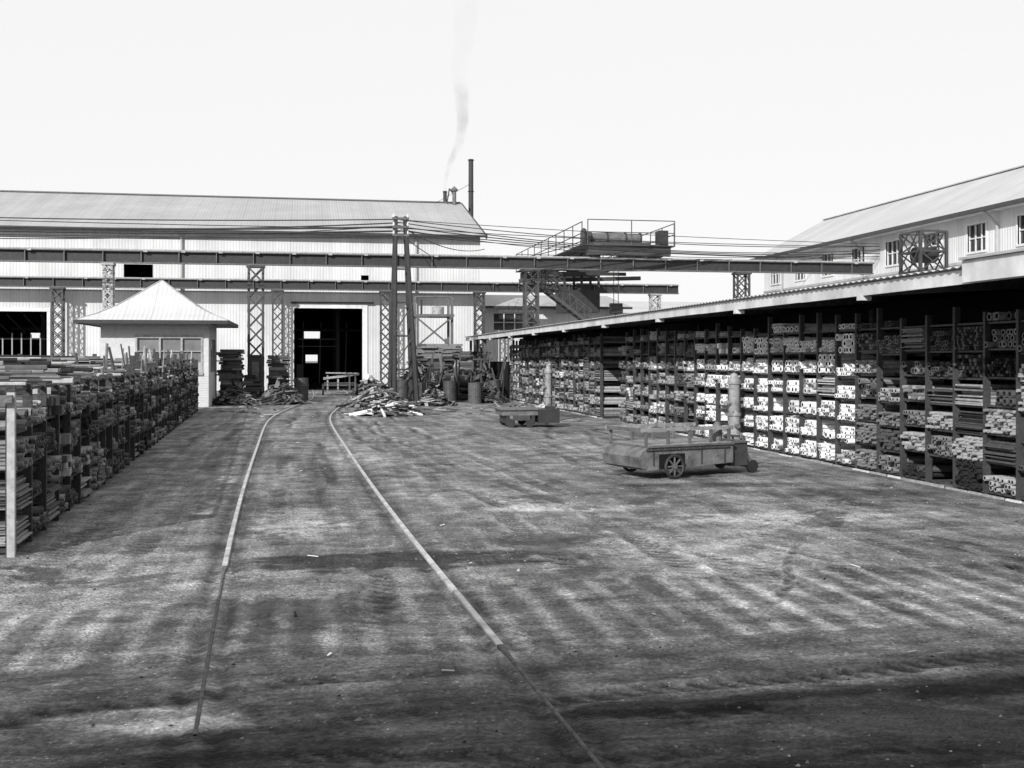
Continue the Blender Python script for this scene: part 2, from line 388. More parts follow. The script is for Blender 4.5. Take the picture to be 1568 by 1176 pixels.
def rack(name, T, U0,U1,cw,rowh,rows,dep,matf,postm,top_ext,gaps=(),emp=.08,z_base=.06,pw=.022,fmin=.6,topfill=.6):
    e=empty(name); fr=MB(); st=MB()
    n=int((U1-U0)/cw)
    def bx(mb,u0,u1,w0,w1,z0,z1,m_):
        vs=[T(p,q,r) for r in (z0,z1) for p,q in ((u0,w0),(u1,w0),(u1,w1),(u0,w1))]
        mb.add(vs,[(0,3,2,1),(4,5,6,7),(0,1,5,4),(1,2,6,5),(2,3,7,6),(3,0,4,7)],m_)
    for i in range(n+1):
        u=U0+i*cw
        ex=(top_ext(u) if callable(top_ext) else top_ext)*R.uniform(.3,1)
        if any(a+.1<u<b_-.1 for a,b_ in gaps): continue
        bx(fr,u-pw,u+pw,-.04,.035,-.02,z_base+rows*rowh+ex,postm)
        bx(fr,u-.02,u+.02,.036,dep,.02,.05,postm)
        bx(fr,u-.022,u+.022,dep,dep+.05,-.02,z_base+rows*rowh,postm)
        if i==n: break
        if any(a<u+cw/2<b_ for a,b_ in gaps): continue
        dz=R.choice([0,0,.02,-.03]) 
        for j in range(rows):
            z=z_base+j*rowh+(dz if 0<j<rows else 0)
            z1=z_base+(j+1)*rowh+(dz if j+1<rows else 0)
            bx(fr,u+pw+.002,u+cw-pw-.002,-.012,.022,z-.028,z-.004,postm)
            for wq in (dep*.5,dep*.9): bx(fr,u+.03,u+cw-.03,wq,wq+.04,z-.04,z-.005,postm)
            if R.random()<emp: continue
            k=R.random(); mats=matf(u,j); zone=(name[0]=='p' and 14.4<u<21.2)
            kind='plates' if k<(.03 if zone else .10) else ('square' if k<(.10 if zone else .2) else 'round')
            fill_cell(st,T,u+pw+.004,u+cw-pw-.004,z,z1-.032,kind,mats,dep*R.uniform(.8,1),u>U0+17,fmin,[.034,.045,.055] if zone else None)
        bx(fr,u+pw+.002,u+cw-pw-.002,-.012,.022,z_base+rows*rowh-.028,z_base+rows*rowh-.004,postm)
        if R.random()<topfill:
            fill_cell(st,T,u+.032,u+cw-.032,z_base+rows*rowh,z_base+rows*rowh+.2,'round',matf(u,rows-1),dep*.9,True)
    fr.obj("frame",e); st.obj("stock",e)
    return e
XR=7.86
def matR(u,j):
    y=u
    if 14.4<y<21.2:  # sunlit bay: sunshine put into much paler stock colours
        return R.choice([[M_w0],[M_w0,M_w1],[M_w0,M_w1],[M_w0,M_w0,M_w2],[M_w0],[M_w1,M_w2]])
    if y<14.4: return R.choice([[M_w3,M_w4],[M_w3,M_w2],[M_w4,M_w3,M_w3],[M_w3],[M_w4],[M_w2],[M_w4,M_w5]])
    return R.choice([[M_w2,M_w3],[M_w2,M_w3],[M_w2],[M_w4,M_w3],[M_w1,M_w2,M_w3]])
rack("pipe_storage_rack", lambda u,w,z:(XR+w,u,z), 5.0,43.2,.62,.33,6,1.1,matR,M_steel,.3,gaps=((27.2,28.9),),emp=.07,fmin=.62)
mb=MB(); y=5.0
while y<43:
    l=R.uniform(.3,.6)
    if not 27<y<28.8: mb.box(7.785+R.uniform(-.015,.015),7.818,y,y+l-.06,-.02,.014+R.uniform(0,.015),R.choice([M_lsteel,M_w1,M_w2,M_w3])) 
    y+=l
mb.obj("rack_kerb")
def matL(u,j): return R.choice([[M_w3,M_w4],[M_w3,M_w2],[M_w4],[M_w4,M_w4,M_w5],[M_w3,M_w4],[M_w3],[M_w2,M_w4]])
def TL(u,w,z): return (-2.39-.037*(u-9.66)-w, u, z)
rack("bar_storage_rack", TL, 9.7,35.5,.66,.325,4,2.6,matL,M_dark,lambda u: .06 if u<17 else .38,emp=.10,fmin=.5,topfill=.0)

mb=MB()
mb.beam((-2.36,9.6,-.02),(-2.36,9.6,1.33),.06,.05,M_w2)
mb.beam((-2.33,9.52,1.28),(-7,9.52,1.28),.05,.06,M_steel2)
for lay in range(6):
    y=10.3+lay*.5
    top=18+R.uniform(0,5)
    while y<top:
        r=R.choice([.014,.018,.022,.03]); z=1.385+lay*.042
        x1=TL(y,0,0)[0]-.12-lay*.12+R.uniform(-.6,.35)
        mb.cyl((x1,y,z),(x1-R.uniform(4.5,7),y+R.uniform(-.15,.15),z+R.uniform(-.015,.025)),r,R.choice([M_w3,M_w3,M_w4,M_w4,M_w5,M_w2]),7)
        y+=r*2+R.uniform(.04,.22)
for i in range(80):
    y=R.uniform(16,35); x,_,_=TL(y,R.uniform(-.05,.5),0)
    mb.cyl((x,y,1.2),(x+R.uniform(-.12,.12),y+R.uniform(-.25,.25),1.2+R.uniform(.25,.66)),R.uniform(.01,.022),R.choice([M_w3,M_w4,M_w4,M_w2]),6)
for i in range(90):
    y=R.uniform(20,34); k=R.random(); z=1.38+k*.22; x1=TL(y,0,0)[0]+R.uniform(-.4,.15)
    mb.cyl((x1,y,z),(x1-R.uniform(2,4),y+R.uniform(-.2,.2),z),R.choice([.018,.025,.03]),R.choice([M_w3,M_w4,M_w4,M_w5]),7)
mb.obj("loose_steel_bars")
mb=MB()
for i in range(16):
    for j in range(26):
        if j<24 and i>1 and R.random()<.9: continue
        y=21+i*.75+R.uniform(-.2,.2); z=.05+j*.064; x1=-5.6+R.uniform(-.4,.3)
        mb.cyl((x1,y,z),(x1-R.uniform(8,10),y+R.uniform(-.2,.2),z+R.uniform(-.02,.02)),.033,R.choice([M_w3,M_w4,M_w4,M_w5,M_w2]),7)
for x in (-14,-11,-8,-6): 
    mb.box(x,x+.1,20.7,20.8,0,1.75,M_dark); mb.box(x,x+.1,33.2,33.3,0,1.75,M_dark)
mb.obj("long_bar_stack")

# ------------------------------------------------------------------ right open shed
e=empty("open_storage_shed")
XE=6.86; ZE=2.56; S=.055
def rz(x): return ZE+(x-XE)*S
mb=MB(); V=[];ny=int((48.5-4)/.038)
for i in range(ny+1):
    y=4+i*.038; o=.012*math.sin(2*math.pi*y/.152)
    V+=[(XE-.06,y,rz(XE-.06)+o+.02),(15.8,y,rz(15.8)+o+.02)]
mb.add(V,[(2*i,2*i+1,2*i+3,2*i+2) for i in range(ny)],M_roofY); mb.obj("roof",e)
mb=MB()
y=10.6
while y<48:
    l=min(4.1,48.4-y); mb.box(XE,XE+.03,y,y+l-.012,2.405+R.uniform(-.008,.008),2.55,M_fascia); y+=4.1
mb.box(XE-.12,XE+.03,3.9,10.57,2.40,2.63,M_fascia); mb.box(XE-.16,XE+.03,3.9,10.57,2.634,2.66,M_grey)
for k in range(11):
    yy=4.6+k*4.123
    mb.beam((XE+.04,yy,2.44),(15.6,yy,2.44+S*8.7),.08,.10,M_wood)
    mb.box(XE-.03,XE+.12,yy+.06,yy+.16,2.34,2.40,M_fascia)
for k in range(5):
    x=XE+.6+k*1.9; mb.box(x,x+.07,4,48.3,rz(x)-.07,rz(x)-.01,M_wood)
mb.obj("fascia_and_rafters",e)
mb=MB()
for yy in [4.6+i*4.12 for i in range(11)]:
    for x in (XR+1.3,11.8): mb.box(x,x+.12,yy-.06,yy+.06,0,2.42,M_wood)
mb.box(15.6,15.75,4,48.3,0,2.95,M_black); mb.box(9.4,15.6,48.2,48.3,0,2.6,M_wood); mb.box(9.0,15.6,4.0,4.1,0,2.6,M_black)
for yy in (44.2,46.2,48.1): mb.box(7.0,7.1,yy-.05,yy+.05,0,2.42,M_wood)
mb.box(7.9,7.95,43.5,48.1,0,1.5,M_black); mb.box(9.2,9.3,5,48,0,2.5,M_black)  # black walls and sheets stand in for shade inside the shed
mb.obj("posts_and_walls",e)

# ------------------------------------------------------------------ main workshop building
e=empty("workshop_building")
XL,XR2,YF,YB,YRi=-42,9.0,58.0,76.4,67.2
door=(-.66,2.82,0,4.22)
mb=MB()
mb.wallY(YF,YF+.15,XL,XR2,0,8.15,[door,(-17.5,-12.6,1.75,3.95),(2.75,3.15,5.55,5.95),(-9.0,-7.6,5.6,6.35),(-27,-22,1.75,3.95)],M_wall)
mb.wallY(YB-.15,YB,XL,XR2,0,8.15,[(-.2,.9,3.0,3.5),(-.1,.7,1.35,1.9),(-17.6,-17,2.9,3.3)],M_black)  # black back wall stands in for the dark interior
mb.obj("walls",e)
mb=MB()
mb.box(XR2-.1,XR2,YF+.15,YB-.15,0,8.15,M_wallY)
mb.add([(XR2-.05,YF+.02,8.15),(XR2-.05,YB-.02,8.15),(XR2-.05,YRi,11.0)],[(0,1,2)],M_wallY)
mb.box(XL,XL+.1,YF+.15,YB-.15,0,8.15,M_wallY)
mb.obj("gable_wall",e)
mb=MB()
mb.quad((XL-.3,YF-.45,8.08),(XR2+.25,YF-.45,8.08),(XR2+.25,YRi,11.12),(XL-.3,YRi,11.12),M_roof)
mb.quad((XL-.3,YB+.45,8.08),(XR2+.25,YB+.45,8.08),(XR2+.25,YRi,11.12),(XL-.3,YRi,11.12),M_roof)
mb.box(XL-.3,XR2+.2,YRi-.2,YRi+.2,11.1,11.17,M_steel2)
mb.obj("roof",e)
mb=MB()
mb.box(XL-.3,XR2+.3,YF-.6,YF-.46,7.98,8.09,M_dark)  # gutter coloured dark to carry the eave shadow line
mb.beam((XR2+.27,YF-.5,8.0),(XR2+.27,YRi,11.05),.05,.2,M_dark)
mb.beam((XR2+.27,YB+.5,8.0),(XR2+.27,YRi,11.05),.05,.2,M_dark)
for x in (-30,-18,-6.2,5.6): mb.cyl((x,YF-.12,.0),(x,YF-.12,7.95),.06,M_grey,8)
mb.box(XL,XR2,YF-.03,YF-.003,5.02,5.06,M_lsteel); mb.box(XL,XR2,YF-.03,YF-.003,6.9,6.94,M_lsteel)
mb.obj("gutter_and_downpipes",e)
mb=MB()
mb.box(-.92,-.66,YF-.08,YF-.004,0,4.5,M_trimw); mb.box(2.82,3.08,YF-.08,YF-.004,0,4.5,M_trimw); mb.box(-.655,2.815,YF-.08,YF-.004,4.22,4.5,M_trimw)
mb.box(-.8,3.4,YF-.16,YF-.085,4.45,4.55,M_dark)
mb.box(-17.5,-12.45,YF-.08,YF-.004,3.95,4.1,M_trimw); mb.box(-12.6,-12.45,YF-.08,YF-.004,1.6,3.945,M_trimw)
mb.obj("door_frame",e)
mb=MB()
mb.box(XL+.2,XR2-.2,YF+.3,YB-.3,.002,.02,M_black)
for i in range(9):
    for yy in (63,70): 
        x=-14+i*2.6; mb.box(x,x+.2,yy,yy+.2,.02,8,M_dark)
for i in range(14): mb.box(-15+i*1.2+R.uniform(0,.6),-14.6+i*1.2,R.uniform(60,66),67,.02,R.uniform(.8,2.2),R.choice([M_w4,M_w5,M_w4]))
for z in (3.2,5.2): mb.box(-16,8,65,65.15,z,z+.15,M_dark)
for x in (-.3,.7,2.2): mb.beam((x,66,.2),(x+.1,66,3.8),.08,.08,M_w3)
mb.box(-.5,1.6,64,64.1,2.7,2.78,M_w3); mb.box(-.5,1.6,64,64.1,2.3,2.36,M_w3); mb.box(-17,-13,60.4,60.5,2.6,2.68,M_w3)
for i in range(10): mb.box(-17+.45*i,-16.94+.45*i,60,60.06,1.5,2.6+R.uniform(0,.5),M_w2)
for i in range(6): mb.beam((-16+i*.8,61,3.9),(-15.6+i*.8,63,3.0),.05,.05,M_w3)
mb.obj("interior_frames",e)

mb=MB(); mb.cyl((10.0,68.2,0),(10.0,68.2,14.0),.17,M_dark,14,.15); mb.torus((10,68.2,13.95),(0,0.001,1),.17,.03,M_dark); mb.torus((10,68.2,12.0),(0,.001,1),.18,.02,M_dark)
mb.beam((10,68.2,12.5),(7.5,66,10.9),.02,.02,M_dark); mb.obj("chimney_stack")
mb=MB(); mb.cyl((8.8,71.6,8),(8.8,71.6,12.5),.12,M_dark,12); mb.torus((8.8,71.6,12.45),(0,.001,1),.13,.03,M_dark); mb.obj("smoking_flue")
mb=MB(); mb.cyl((8.75,66.6,10.8),(8.75,66.6,11.75),.12,M_steel2,12); mb.prof([(.2,11.75),(.22,11.85),(.02,12.05)],8.75,66.6,M_steel2)
mb.cyl((8.3,66.6,11.0),(8.45,66.6,11.9),.04,M_dark,8); mb.cyl((8.45,66.6,11.9),(8.75,66.6,11.5),.04,M_dark,8); mb.obj("roof_vent")

# smoke
mb=MB(); path=[(8.8,71.6,12.5,.10),(8.85,71.6,13.3,.14),(9.1,71.6,14.3,.2),(9.7,71.6,15.6,.3),(10.0,71.6,17,.4),(9.9,71.6,18.8,.5),(9.7,71.6,20.5,.65),(10.1,71.6,22.5,.75),(10.2,71.6,25,.9)]
V=[];n=14
for x,y,z,r in path:
    for i in range(n):
        t=2*math.pi*i/n; rr=r*(1+.15*math.sin(3*t+z)); V.append((x+rr*math.cos(t),y+rr*math.sin(t),z))
F=[(k*n+i,k*n+(i+1)%n,(k+1)*n+(i+1)%n,(k+1)*n+i) for k in range(len(path)-1) for i in range(n)]
F+=[tuple(range(n))[::-1],tuple(range((len(path)-1)*n,len(path)*n))]
sm=bpy.data.materials.new("smoke_haze"); sm.use_nodes=True; nt2=sm.node_tree
for nd in list(nt2.nodes):
    if nd.type=='BSDF_PRINCIPLED': nt2.nodes.remove(nd)
pv=nt2.nodes.new("ShaderNodeVolumePrincipled"); pv.inputs["Color"].default_value=(.55,.55,.55,1)
t3=nt2.nodes.new("ShaderNodeTexCoord"); n3=nt2.nodes.new("ShaderNodeTexNoise"); n3.inputs["Scale"].default_value=.9; n3.inputs["Detail"].default_value=3
nt2.links.new(t3.outputs["Object"],n3.inputs["Vector"])
sp3=nt2.nodes.new("ShaderNodeSeparateXYZ"); nt2.links.new(t3.outputs["Object"],sp3.inputs[0])
fz=nt2.nodes.new("ShaderNodeMapRange"); fz.inputs["From Min"].default_value=12.5; fz.inputs["From Max"].default_value=20; fz.inputs["To Min"].default_value=2.4; fz.inputs["To Max"].default_value=.07
nt2.links.new(sp3.outputs["Z"],fz.inputs["Value"])
m3=nt2.nodes.new("ShaderNodeMapRange"); m3.inputs["From Min"].default_value=.35; m3.inputs["From Max"].default_value=.7; m3.inputs["To Min"].default_value=.15; m3.inputs["To Max"].default_value=1
nt2.links.new(n3.outputs["Fac"],m3.inputs["Value"])
mm3=nt2.nodes.new("ShaderNodeMath"); mm3.operation='MULTIPLY'; nt2.links.new(m3.outputs["Result"],mm3.inputs[0]); nt2.links.new(fz.outputs["Result"],mm3.inputs[1])
nt2.links.new(mm3.outputs[0],pv.inputs["Density"])
nt2.links.new(pv.outputs[0],nt2.nodes["Material Output"].inputs["Volume"])
mb.add(V,F,sm); mb.obj("smoke_plume",smooth=True)

# ------------------------------------------------------------------ gantry runways
def lattice(mb,x,y,z0,z1,w,d,m_,leg=.075,n=None):
    n=n or max(2,int((z1-z0)/(w*1.0)))
    for sx_ in (-1,1):
        for sy in (-1,1):
            mb.box(x+sx_*w/2-leg/2,x+sx_*w/2+leg/2,y+sy*d/2-leg/2,y+sy*d/2+leg/2,z0,z1,m_)
    for i in range(n):
        a=z0+(z1-z0)*i/n; c=z0+(z1-z0)*(i+1)/n
        for sy in (-1,1):
            yy=y+sy*(d/2+leg/2+.006)
            mb.beam((x-w/2,yy,a),(x+w/2,yy,c),.012,.05,m_)
            mb.beam((x+w/2,yy+sy*.013,a),(x-w/2,yy+sy*.013,c),.012,.05,m_)
        for sx_ in (-1,1):
            xx=x+sx_*(w/2+leg/2+.006); mb.beam((xx,y-d/2,a),(xx,y+d/2,c),.012,.045,m_)
    mb.box(x-w/2-.12,x+w/2+.12,y-d/2-.1,y+d/2+.1,z0,z0+.06,m_)
    mb.box(x-w/2-.08,x+w/2+.08,y-d/2-.08,y+d/2+.08,z1,z1+.08,m_)
def runway(name,y,x0,x1,cols,ztop,m_):
    e=empty(name); mb=MB()
    mb.box(x0,x1,y-.16,y+.16,ztop-.04,ztop,M_steel2); mb.box(x0,x1,y-.02,y+.02,ztop-.43,ztop-.04,m_); mb.box(x0,x1,y-.14,y+.14,ztop-.47,ztop-.43,M_steel2)
    mb.box(x0,x1,y-.03,y+.03,ztop+.003,ztop+.06,M_lsteel)
    x=x0+.4
    while x<x1:
        for sy in (-1,1): mb.box(x,x+.03,y+sy*.08-.055,y+sy*.08+.055,ztop-.428,ztop-.042,M_steel2)
        if R.random()<.7: mb.box(x+.1,x+.25,y-.2,y-.165,ztop-.06,ztop+.02,M_lsteel)
        x+=1.35
    mb.obj("crane_beam",e)
    for i,(cx,w,mm) in enumerate(cols):
        mb=MB(); lattice(mb,cx,y,0,ztop-.56,w,.4,mm); mb.obj("lattice_column_%d"%(i+1),e)
    return e
runway("crane_runway",43.0,-24,23.3,[(-1.9,.52,M_steel),(8.7,.5,M_steel),(17.5,.5,M_steel),(-7.2,.28,M_lsteel),(-13.4,.5,M_steel)],5.62,M_dark)
runway("crane_runway",57.0,-26,19.6,[(-1.46,.46,M_steel),(3.94,.46,M_steel),(8.8,.46,M_steel),(18.3,.46,M_lsteel),(-11.9,.5,M_steel),(-21,.5,M_steel)],5.56,M_dark)

# overhead crane
e=empty("overhead_travelling_crane"); mb=MB()
for x in (11.5,13.9):
    mb.box(x-.12,x+.12,43.3,56.7,5.72,6.2,M_dark); mb.box(x-.2,x+.2,43.3,56.7,6.203,6.25,M_steel2)
    for i in range(9): mb.box(x-.17,x-.13,44+i*1.45,44.05+i*1.45,5.74,6.19,M_steel)
for y in (43.0,57.0):
    mb.box(11.0,14.4,y-.22,y+.22,5.76,6.12,M_steel)
    for x in (11.4,14.0): mb.cyl((x,y-.12,5.85),(x,y+.12,5.85),.17,M_dark,16)
for k in range(6):
    y0_=44+k*2.1; mb.beam((11.5,y0_,5.75),(13.9,y0_+2.1,5.75),.06,.06,M_steel); mb.beam((13.9,y0_,5.73),(11.5,y0_,5.73),.06,.06,M_steel)
mb.obj("bridge_girders",e)
mb=MB()
mb.box(10.7,11.28,42.9,57,6.13,6.17,M_wood); mb.box(14.12,14.6,42.9,57,6.13,6.17,M_wood)
def railing(p,q,n,h,mb,m_=M_steel):
    p=Vector(p);q=Vector(q)
    for i in range(n+1):
        c=p.lerp(q,i/n); mb.cyl(c,c+Vector((0,0,h)),.022,m_,6)
    for hh in (h*.5,h): mb.cyl(p+Vector((0,0,hh)),q+Vector((0,0,hh)),.02,m_,6)
railing((10.95,42.75,6.17),(14.55,42.75,6.17),2,.98,mb); railing((10.75,42.9,6.17),(10.75,57,6.17),9,.9,mb); railing((14.58,42.9,6.17),(14.58,57,6.17),9,.9,mb)
railing((10.75,57,6.17),(14.58,57,6.17),3,.9,mb)
mb.box(10.75,14.55,42.65,43.35,6.12,6.16,M_steel)
mb.obj("walkway_railing",e)
mb=MB()
mb.box(11.4,14.0,44.2,46.6,6.26,6.42,M_steel); mb.cyl((11.6,45,6.66),(13.8,45,6.66),.22,M_steel2,18); mb.cyl((11.7,46.1,6.65),(12.6,46.1,6.65),.22,M_steel,16)
for x in (11.6,12.3,13.1,13.75): mb.cyl((x,45,6.66),(x+.06,45,6.66),.26,M_dark,18)
mb.box(13.0,13.9,45.7,46.4,6.42,6.85,M_steel2); mb.box(11.35,11.5,44.4,45.6,6.42,6.85,M_steel); mb.cyl((11.1,44.0,6.2),(11.1,44.0,6.8),.14,M_dark,12); mb.prof([(.14,6.8),(.1,6.9),(.02,6.95)],11.1,44,M_dark)
mb.box(14.1,14.5,43.4,43.9,6.2,6.85,M_dark)
mb.cyl((12.7,45.2,3.9),(12.7,45.2,6.3),.015,M_dark,6); mb.cyl((12.9,45.2,3.9),(12.9,45.2,6.3),.015,M_dark,6)
mb.box(12.55,13.05,45.05,45.35,3.5,3.95,M_dark); mb.torus((12.8,45.2,3.35),(0,1,0),.12,.03,M_dark,12)
mb.obj("hoist_trolley",e)
mb=MB()
mb.box(11.5,13.2,49.3,50.9,3.75,4.75,M_dark)
for x in (11.55,12.35,13.15):
    for y in (49.35,50.85): mb.box(x-.05,x+.05,y-.05,y+.05,4.75,5.45,M_dark)
mb.box(11.4,13.3,49.2,51,5.45,5.55,M_steel); mb.box(11.9,12.8,49.8,50.5,5.55,5.85,M_dark)
mb.beam((11.0,49.2,5.5),(14.4,49.2,5.5),.1,.15,M_dark)
mb.beam((9.6,50.2,5.2),(15.4,50.2,5.4),.15,.18,M_steel); mb.beam((9.6,50.2,5.2),(11.6,50.2,4.8),.1,.1,M_steel)
mb.obj("operator_cab",e)
e2=empty("access_stair"); mb=MB()
for dy in (-.3,.3):
    mb.beam((8.95,43.9+dy,4.75),(11.3,43.9+dy,3.0),.05,.12,M_steel); mb.beam((8.95,43.9+dy,5.35),(11.3,43.9+dy,3.6),.04,.04,M_steel)
    for i in range(9):
        t=i/8; x=8.95+2.35*t; z=4.75-1.75*t; mb.beam((x,43.9+dy,z),(x,43.9+dy,z+.6),.03,.03,M_steel)
        if i<8: mb.beam((x,43.9+dy,z),(x+.29,43.9+dy,z+.38),.02,.03,M_steel)
for i in range(10):
    t=(i+.5)/10; mb.box(8.95+2.35*t-.1,8.95+2.35*t+.1,43.62,44.18,4.75-1.75*t,4.79-1.75*t,M_steel2)
mb.box(11.2,12.2,43.5,44.3,2.95,3.0,M_steel)
for x in (11.3,12.1): mb.box(x,x+.06,44.2,44.26,0,2.95,M_steel)
mb.obj("stair_flight",e2)

# ------------------------------------------------------------------ pole and cables
e=empty("utility_pole"); mb=MB()
px,py=3.3,40.0
for sx_,b_ in ((-1,.30),(1,.52)):
    for sy in (-1,1):
        mb.cyl((px+sx_*b_-.06*sy,py+sy*.35,0),(px+sx_*.17,py+sy*.1,6.72),.09,M_dark,9,.07)
for z in (1.2,2.4,3.6,4.8,5.9):
    t=z/6.7; mb.box(px-.32+.15*t,px+.5-.33*t,py-.36+.25*t,py-.3+.25*t,z,z+.06,M_dark)
for z,zz in ((.2,1.2),(1.2,2.4),(2.4,3.6)): mb.beam((px-.3,py-.33,z),(px+.42,py-.28,zz),.03,.04,M_steel)
mb.obj("poles",e); mb=MB()
for z in (6.0,6.3,6.6):
    mb.box(px-.3,px+.3,py-.2,py-.12,z,z+.08,M_wood)
    for x in (-.25,.25): mb.prof([(.03,z+.08),(.045,z+.12),(.03,z+.16),(.04,z+.19),(.01,z+.21)],px+x,py-.16,M_trimw,8)
mb.obj("crossarms",e)
def cable(p,q,sag,r,nm="overhead_cable"):
    cu=bpy.data.curves.new(nm,'CURVE'); cu.dimensions='3D'; cu.bevel_depth=r; cu.bevel_resolution=1
    sp=cu.splines.new('POLY'); n=24; sp.points.add(n)
    for i in range(n+1):
        t=i/n; x=[p[k]+(q[k]-p[k])*t for k in range(3)]; x[2]-=sag*4*t*(1-t); sp.points[i].co=(*x,1)
    o=bpy.data.objects.new(nm,cu); scene.collection.objects.link(o); cu.materials.append(M_dark)
for z,zq,s_,r in ((6.62,6.7,.25,.022),(6.5,6.62,.5,.025),(6.35,6.5,.32,.036),(6.2,6.33,.30,.034),(6.05,6.2,.35,.022),(5.95,5.92,.1,.018),(6.4,6.2,.6,.018),(6.3,6.58,.12,.016),(6.0,6.1,.2,.014)):
    cable((px,py-.1,z),(-24,40.6,zq),s_,r)
for z,zq,s_,r in ((6.6,6.5,.35,.017),(6.5,6.35,.5,.019),(6.35,6.2,.4,.021),(6.3,6.5,.15,.015),(6.2,6.05,.3,.02),(6.05,5.95,.2,.015),(6.6,6.6,.1,.013),(6.25,6.3,.6,.014)):
    cable((px,py-.1,z),(24.45,44.5,zq),s_,r)
cable((px,py,6.4),(9.2,57.8,7.4),.4,.02); cable((9.1,57.8,6.9),(11,43,6.4),.3,.02); cable((9.1,57.8,6.6),(24.45,50,6.5),.5,.016); cable((px,py,6.1),(9.2,57.8,6.5),.5,.016)

# ------------------------------------------------------------------ office hut
e=empty("office_hut"); x0,x1,y0,y1=-6.7,-3.25,38.5,41.9
mb=MB()
mb.wallY(y0,y0+.1,x0,x1,0,2.8,[(-5.55,-3.5,1.15,2.3)],M_brick)
mb.wallY(y1-.1,y1,x0,x1,0,2.8,[],M_brick)
mb.wallX(x0,x0+.1,y0+.1,y1-.1,0,2.8,[(39.4,40.8,1.15,2.2)],M_brick); mb.wallX(x1-.1,x1,y0+.1,y1-.1,0,2.8,[(39.2,41.2,1.15,2.3)],M_brick)
for i in range(34):
    z=.06+i*.08
    if (z<1.1 or z>2.4): mb.box(x0,x1+.004,y0-.006,y0-.002,z,z+.006,M_lsteel)
mb.obj("walls",e)
mb=MB()
mb.box(-5.62,-3.43,y0-.04,y0-.003,2.3,2.42,M_lsteel); mb.box(-5.62,-3.43,y0-.06,y0-.003,1.06,1.15,M_lsteel)
for x in (-5.6,-4.85,-4.15,-3.5): mb.box(x,x+.06,y0-.035,y0+.05,1.15,2.3,M_lsteel)
mb.box(-5.55,-3.5,y0+.055,y0+.065,1.15,2.3,M_glass2); mb.box(-5.55,-3.5,y0-.02,y0+.05,1.85,1.88,M_lsteel)
mb.box(-5.5,-3.45,y0-.034,y0-.007,1.15,1.5,M_w2); mb.box(-5.35,-5.2,y0+.04,y0+.052,1.5,1.85,M_w1)
mb.box(x1-.05,x1-.04,39.2,41.2,1.15,2.3,M_glass); mb.box(x0+.04,x0+.05,39.4,40.8,1.15,2.2,M_glass)
for y in (39.2,40.2,41.15): mb.box(x1-.03,x1+.02,y,y+.05,1.15,2.3,M_lsteel)
mb.obj("windows",e)
cx,cy=-4.97,40.2
mb=MB(); prof=[(2.42,2.88),(1.85,3.10),(1.3,3.40),(.7,3.83),(.02,4.34)]
def ring(r,z): return [(cx-r,cy-r,z),(cx+r,cy-r,z),(cx+r,cy+r,z),(cx-r,cy+r,z)]
V=[p for r,z in prof for p in ring(r,z)]
mb.add(V,[(k*4+i,k*4+(i+1)%4,(k+1)*4+(i+1)%4,(k+1)*4+i) for k in range(4) for i in range(4)],mat("hut_roof",.5,.6,.08,1,corr='X'))
r=2.42
mb.box(cx-r,cx+r,cy-r-.03,cy-r-.001,2.76,2.88,M_dark); mb.box(cx-r,cx+r,cy+r+.001,cy+r+.03,2.76,2.88,M_dark)
mb.box(cx-r-.03,cx-r-.001,cy-r,cy+r,2.76,2.88,M_dark); mb.box(cx+r+.001,cx+r+.03,cy-r,cy+r,2.76,2.88,M_dark)
mb.box(cx-r,cx+r,cy-r,cy+r,2.802,2.815,M_steel2)
for dx,dy in ((1,-1),(-1,-1),(1,1),(-1,1)):
    for k in range(4):
        (ra,za),(rb,zb)=prof[k],prof[k+1]; mb.beam((cx+dx*ra,cy+dy*ra,za+.005),(cx+dx*rb,cy+dy*rb,zb+.005),.06,.02,M_grey)
mb.obj("roof",e)

# ------------------------------------------------------------------ small sheds beyond
e=empty("back_shed"); mb=MB()
mb.wallY(60,60.1,9.4,17.4,0,4.5,[(10.0,12.4,3.2,4.1)],M_wall); mb.box(17.3,17.4,60.1,66,0,4.5,M_wallY)
for x in (10.0,10.6,11.2,11.8,12.35): mb.box(x,x+.05,59.98,60.05,3.2,4.1,M_trimw)
mb.box(10,12.4,60.06,60.08,3.2,4.1,M_glass); mb.box(10,12.4,59.98,60.04,3.6,3.64,M_trimw)
mb.obj("walls",e); mb=MB()
mb.quad((9.2,59.6,4.5),(17.8,59.6,4.5),(17.3,63,5.3),(9.2,63,5.3),M_roof); mb.quad((9.2,66.4,4.5),(17.8,66.4,4.5),(17.3,63,5.3),(9.2,63,5.3),M_roof)
mb.box(9.2,17.8,59.5,59.59,4.38,4.5,M_dark); mb.obj("roof",e)
e=empty("far_white_shed"); mb=MB()
mb.wallY(70,70.1,17.9,34,0,4.6,[],M_wall); mb.obj("walls",e); mb=MB(); mb.quad((17.7,69.7,4.6),(34.2,69.7,4.6),(34.2,74,5.6),(17.7,74,5.6),M_roofY); mb.box(17.7,34.2,69.6,69.69,4.5,4.6,M_steel); mb.obj("roof",e)

